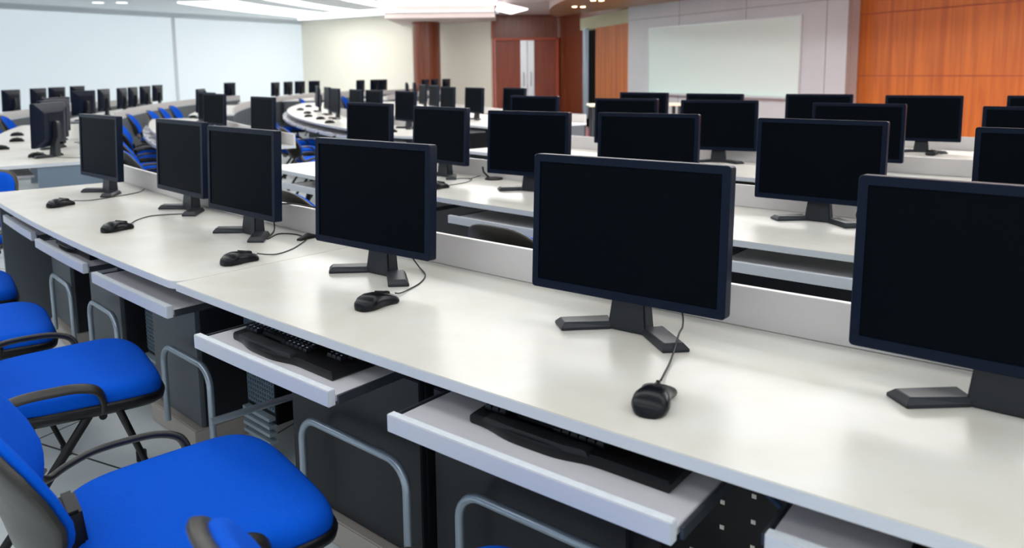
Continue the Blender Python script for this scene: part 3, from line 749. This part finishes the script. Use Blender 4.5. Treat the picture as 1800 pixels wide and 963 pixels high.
# ------------------------------------------------------------------ cables
def cable(label, pts, r_=.0022, z=.7525, group='mouse cables'):
    p3 = [(p[0], p[1], p[2] if len(p) > 2 else z) for p in pts]
    b = MB(); b.tube(catmull(p3, 6), r_, n=6)
    o = b.build('cable', M['cable'], smooth=80, loc=p3[0]); tag(o, label, 'cable', group); return o
cable('thin cable curling from the farthest left mouse behind the first monitor', [(-2.152, 3.785, .764), (-2.13, 3.82, .757), (-2.101, 3.872), (-2.033, 3.994), (-1.992, 4.125), (-2.046, 4.294), (-2.154, 4.40)])
cable('thin cable from the second mouse to the foot of the third monitor', [(-1.577, 3.172, .764), (-1.60, 3.23, .755), (-1.617, 3.303), (-1.605, 3.395), (-1.55, 3.43), (-1.474, 3.45)])
cable('thin cable from the seam mouse up to the black cable knot', [(-.872, 2.603, .764), (-.84, 2.62, .756), (-.811, 2.646), (-.783, 2.723), (-.774, 2.844), (-.775, 2.90)])
cable('thicker cable looping from the third monitor to the cable knot', [(-.965, 3.13, .85), (-.95, 3.06, .80), (-.942, 3.029, .757), (-.926, 2.891), (-.911, 2.984), (-.84, 2.97), (-.775, 2.894)], r_=.003)
cable('thin cable from the left-of-centre mouse past its monitor foot', [(-.327, 2.103, .764), (-.318, 2.13, .756), (-.30, 2.18), (-.275, 2.25), (-.27, 2.34), (-.30, 2.42, .76), (-.33, 2.44, .80), (-.33, 2.44, .84)])
cable('thin cable from the foreground mouse over the monitor foot', [(.289, 1.470, .764), (.305, 1.52, .756), (.338, 1.607, .756), (.373, 1.70, .777), (.395, 1.76, .777), (.40, 1.79, .80), (.385, 1.80, .85)])
cable('black cable lying over the upstand between third and fourth monitor', [(-1.02, 3.10, .855), (-.933, 3.063, .858), (-.867, 3.045, .860), (-.791, 3.000, .857), (-.70, 2.93, .856)], r_=.003)
cable('thin cable from the second row mouse looping on the desk', [(-.363, 4.238), (-.301, 4.299), (-.249, 4.385), (-.235, 4.50), (-.283, 4.53), (-.339, 4.509)])
cable('thin cable from the looped one to the cable disc', [(-.25, 4.49), (-.206, 4.60), (-.173, 4.68)])
cable('cables hanging behind the large right monitor stand', [(1.46, 3.12, .84), (1.42, 3.14, .80), (1.40, 3.11, .765), (1.47, 3.03), (1.50, 2.99), (1.44, 2.97)], r_=.003)
for k, (x, y) in enumerate(((-3.45, 6.2), (-3.7, 6.75), (-4.1, 7.3))):
    cable(['tangled cable behind the nearest monitor back', 'tangled cable behind the second monitor back', 'tangled cable behind the third monitor back'][k], [(x, y), (x+.12, y+.05), (x+.05, y+.2), (x+.25, y+.15), (x+.22, y-.05), (x+.1, y-.12)], r_=.003, group='tangled cables on the left desk')
cable('cable running along the near end of the left desk', [(-3.60, 6.08, .757), (-3.45, 5.95), (-3.2, 5.93), (-2.9, 6.05)], group='tangled cables on the left desk')
b = MB(); b.tube([(-.80, 2.86, .751), (-.775, 2.90, .759), (-.74, 2.93, .751)], [.010, .014, .006], n=10); tag(b.build('cable_knot', M['black'], smooth=60, loc=(-.775, 2.9, .75)), 'small black cable knot at the left edge of the left-of-centre monitor', 'cable tie')
t = thing('cable_disc', 'round black disc with a short stem on the second row desk', 'stand', (-.106, 4.492, .75), 0)
b = MB(); b.cyl((0, 0, 0), (0, 0, .010), .055, .048, n=24); b.build('base', M['black'], parent=t, smooth=40)
b = MB(); b.tube([(-.03, .02, .01), (-.06, .03, .04), (-.065, .035, .07)], .006, n=8); b.build('stem', M['black'], parent=t)

# ------------------------------------------------------------------ chair (local +y faces the desk)
def make_chair(label, loc, rz):
    t = thing('office_chair', label, 'chair', loc, rz)
    def outline(hw, hd, n=48, e=4.4, taper=.08, s_=1.0):
        pts = []
        for i in range(n):
            th = 2*PI*i/n; c_, s2 = math.cos(th), math.sin(th)
            x = hw*math.copysign(abs(c_)**(2/e), c_); y = hd*math.copysign(abs(s2)**(2/e), s2)
            x *= 1+taper*(y/hd); pts.append((x*s_, y*s_))
        return pts
    def zc(y, z): return z-(.018*max(0, (y-.12)/.12)**2)+(.0)
    b = MB(); rings = []
    for s_, z in ((.95, .424), (.99, .430), (1.0, .442), (.995, .456), (.975, .467), (.93, .4755), (.84, .480), (.6, .479), (.3, .477), (.05, .476)):
        rings.append([(x, y, zc(y, z)) for x, y in outline(.252, .242, s_=s_)])
    b.loft(rings); b.build('seat', M['blue'], parent=t, smooth=70)
    b = MB(); rings = []
    for s_, z in ((.80, .392), (.95, .398), (1.005, .412), (1.02, .430), (1.0, .436)):
        rings.append([(x, y, zc(y, z)) for x, y in outline(.255, .245, s_=s_)])
    b.loft(rings); b.build('seat_pan', M['black'], parent=t, smooth=60)
    # backrest : grid in (u across, v up)
    def back(offset, grow, th, name, m, q=.035):
        b = MB(); n = 36
        def pt(u, v, dy):
            # u,v in plane; curved and reclined
            y = -.235-.30*(v-.48)+1.7*u*u*(1-.5*max(0, (v-.6)/.2))-(.25*(v-.66)**2)
            return (u, y-dy-q, v)
        ol = []
        for i in range(n):
            a = 2*PI*i/n; c_, s2 = math.cos(a), math.sin(a)
            u = (.205+grow)*math.copysign(abs(c_)**(.62), c_); v = (.155+grow)*math.copysign(abs(s2)**(.62), s2)
            u *= 1-.16*max(0, v/.155)**1.5-.05*max(0, -v/.155)
            ol.append((u, v))
        rings = []
        seq = ((.2, 0), (.7, 0), (.92, .003), (.985, .010), (1, .02), (1, th-.006), (.97, th), (.6, th), (.2, th))
        for s_, dy in seq: rings.append([pt(u*s_, .655+v*s_, dy+offset) for u, v in ol])
        b.loft(rings); return b.build(name, m, parent=t, smooth=60)
    back(0, 0, .03, 'backrest', M['blue'])
    back(.022, .012, .028, 'back_shell', M['shell'])
    for s in (-1, 1):
        # side arm loop
        path = [(s*.20, -.26, .53), (s*.24, -.265, .50), (s*.268, -.24, .478), (s*.278, -.20, .492), (s*.282, -.14, .508), (s*.284, -.06, .510), (s*.282, .0, .505), (s*.276, .045, .485), (s*.264, .06, .445), (s*.245, .06, .41)]
        b = MB(); b.tube(catmull(path, 4), .0085, n=10, flat=1.9, up=(0, 0, 1)); b.build('side_arm', M['shell'], parent=t, smooth=60)
        b = MB(); b.tube([(s*.238, -.22, .43), (s*.242, .0, .415), (s*.238, .12, .41)], .014, n=10); b.build('side_rail', M['black'], parent=t, smooth=60)
        for nm, y0, y1 in (('leg', .10, .23), ('leg', .03, -.26)):
            b = MB(); b.tube([(s*.235, y0, .412), (s*.245, (y0+y1)/2, .21), (s*.25, y1, .02)], .0135, n=10, flat=.7); lg = b.build(nm, M['black'], parent=t, smooth=60)
            b = MB(); b.tube([(s*.25, y1, .0), (s*.25, y1, .035)], .018, n=12); b.build('foot_cap', M['black'], parent=lg, smooth=60)
    b = MB(); b.cyl((-.235, .06, .39), (.235, .06, .39), .011, n=10); b.cyl((-.235, -.12, .39), (.235, -.12, .39), .011, n=10); b.build('cross_bar', M['black'], parent=t)
    b = MB(); b.box((0, -.225, .46), (.10, .03, .17), rx=.1); b.build('back_bracket', M['black'], parent=t, bevel=.006)
    return t
gC = 'blue chairs along the nearest desk'
ch0 = make_chair('blue fabric chair in the left foreground, seat and side of backrest in view', (-.69, 1.575, 0), R(-52)); ch0['group'] = gC
def chair(lb, x, y, yaw, g): return dup(ch0, (x, y, 0), R(yaw), lb, g)
chair('blue chair at the bottom picture edge, only seat corner and backrest tip showing', -.03, 1.10, -50, gC)
chair('blue chair behind the foreground one, its seat fully in view', -1.38, 2.31, -54, gC)
chair('third blue chair back from the camera along the near desk', -1.97, 2.76, -54, gC)
chair('fourth and farthest blue chair along the near desk, only a seat corner showing', -2.45, 3.30, -54, gC)
chair('blue chair in the aisle before the blue-grey end panel of the left desk', -3.14, 4.22, 172, 'chairs at the left edge')
CH = [(20.12, -131.25, 'chair back top edge showing in the dark gap left of the centre foreground monitor', 'second row chairs'),
      (20.15, -135.1, 'chair showing as a blue arc behind the third near monitor', 'second row chairs'),
      (20.14, -143.2, 'lowest of the stacked looking blue chairs right of the first monitor', 'blue chairs left of the aisle'),
      (20.0, -145.9, 'second lowest of the stacked looking blue chairs', 'blue chairs left of the aisle'),
      (19.95, -148.9, 'middle blue chair of the row behind the first near monitor', 'blue chairs left of the aisle'),
      (19.85, -152.2, 'second farthest of the stacked looking blue chairs', 'blue chairs left of the aisle'),
      (19.85, -154.3, 'topmost of the stacked looking blue chairs', 'blue chairs left of the aisle'),
      (19.85, -160.4, 'blue chair above the second near monitor, left one', 'far blue chairs before the grey panels'),
      (19.7, -163.4, 'blue chair above the second near monitor, second from left', 'far blue chairs before the grey panels'),
      (19.7, -166.4, 'blue chair above the second near monitor, third from left', 'far blue chairs before the grey panels'),
      (19.7, -169.0, 'blue chair above the second near monitor, fourth from left', 'far blue chairs before the grey panels'),
      (18.15, -158.5, 'blue chair left of the round-ended white desk, nearer one', 'chairs of the third row'),
      (17.95, -164.3, 'blue chair beside the tip of the round-ended white desk', 'chairs of the third row'),
      (18.25, -151.6, 'blue chair in front of the round-ended white desk, left one', 'chairs of the third row'),
      (18.40, -147.6, 'blue chair in front of the round-ended white desk, right one', 'chairs of the third row'),
      (18.05, -155, 'blue chair tucked at the round-ended white desk between two others', 'chairs of the third row'),
      (21.52, -161.4, 'right one of the two blue chairs at the left picture edge', 'chairs at the left edge'),
      (21.52, -159.4, 'left one of the two blue chairs at the left picture edge', 'chairs at the left edge'),
      (17.85, -178.2, 'tiny blue chair behind the tip of the round-ended white desk', 'far chairs'),
      (17.25, -183.0, 'tiny blue chair far behind the black monitor pair', 'far chairs'),
      (18.45, -140.9, 'blue chair end showing below the third row desk corner', 'chairs of the third row'),
      (16.82, -166, 'blue chair between the slanted monitors and the cream wall', 'far chairs')]
for r_, a, lb, g in CH:
    p = pol(r_-.12, a); chair(lb, p[0], p[1], a+90+random.uniform(-4, 4), g)
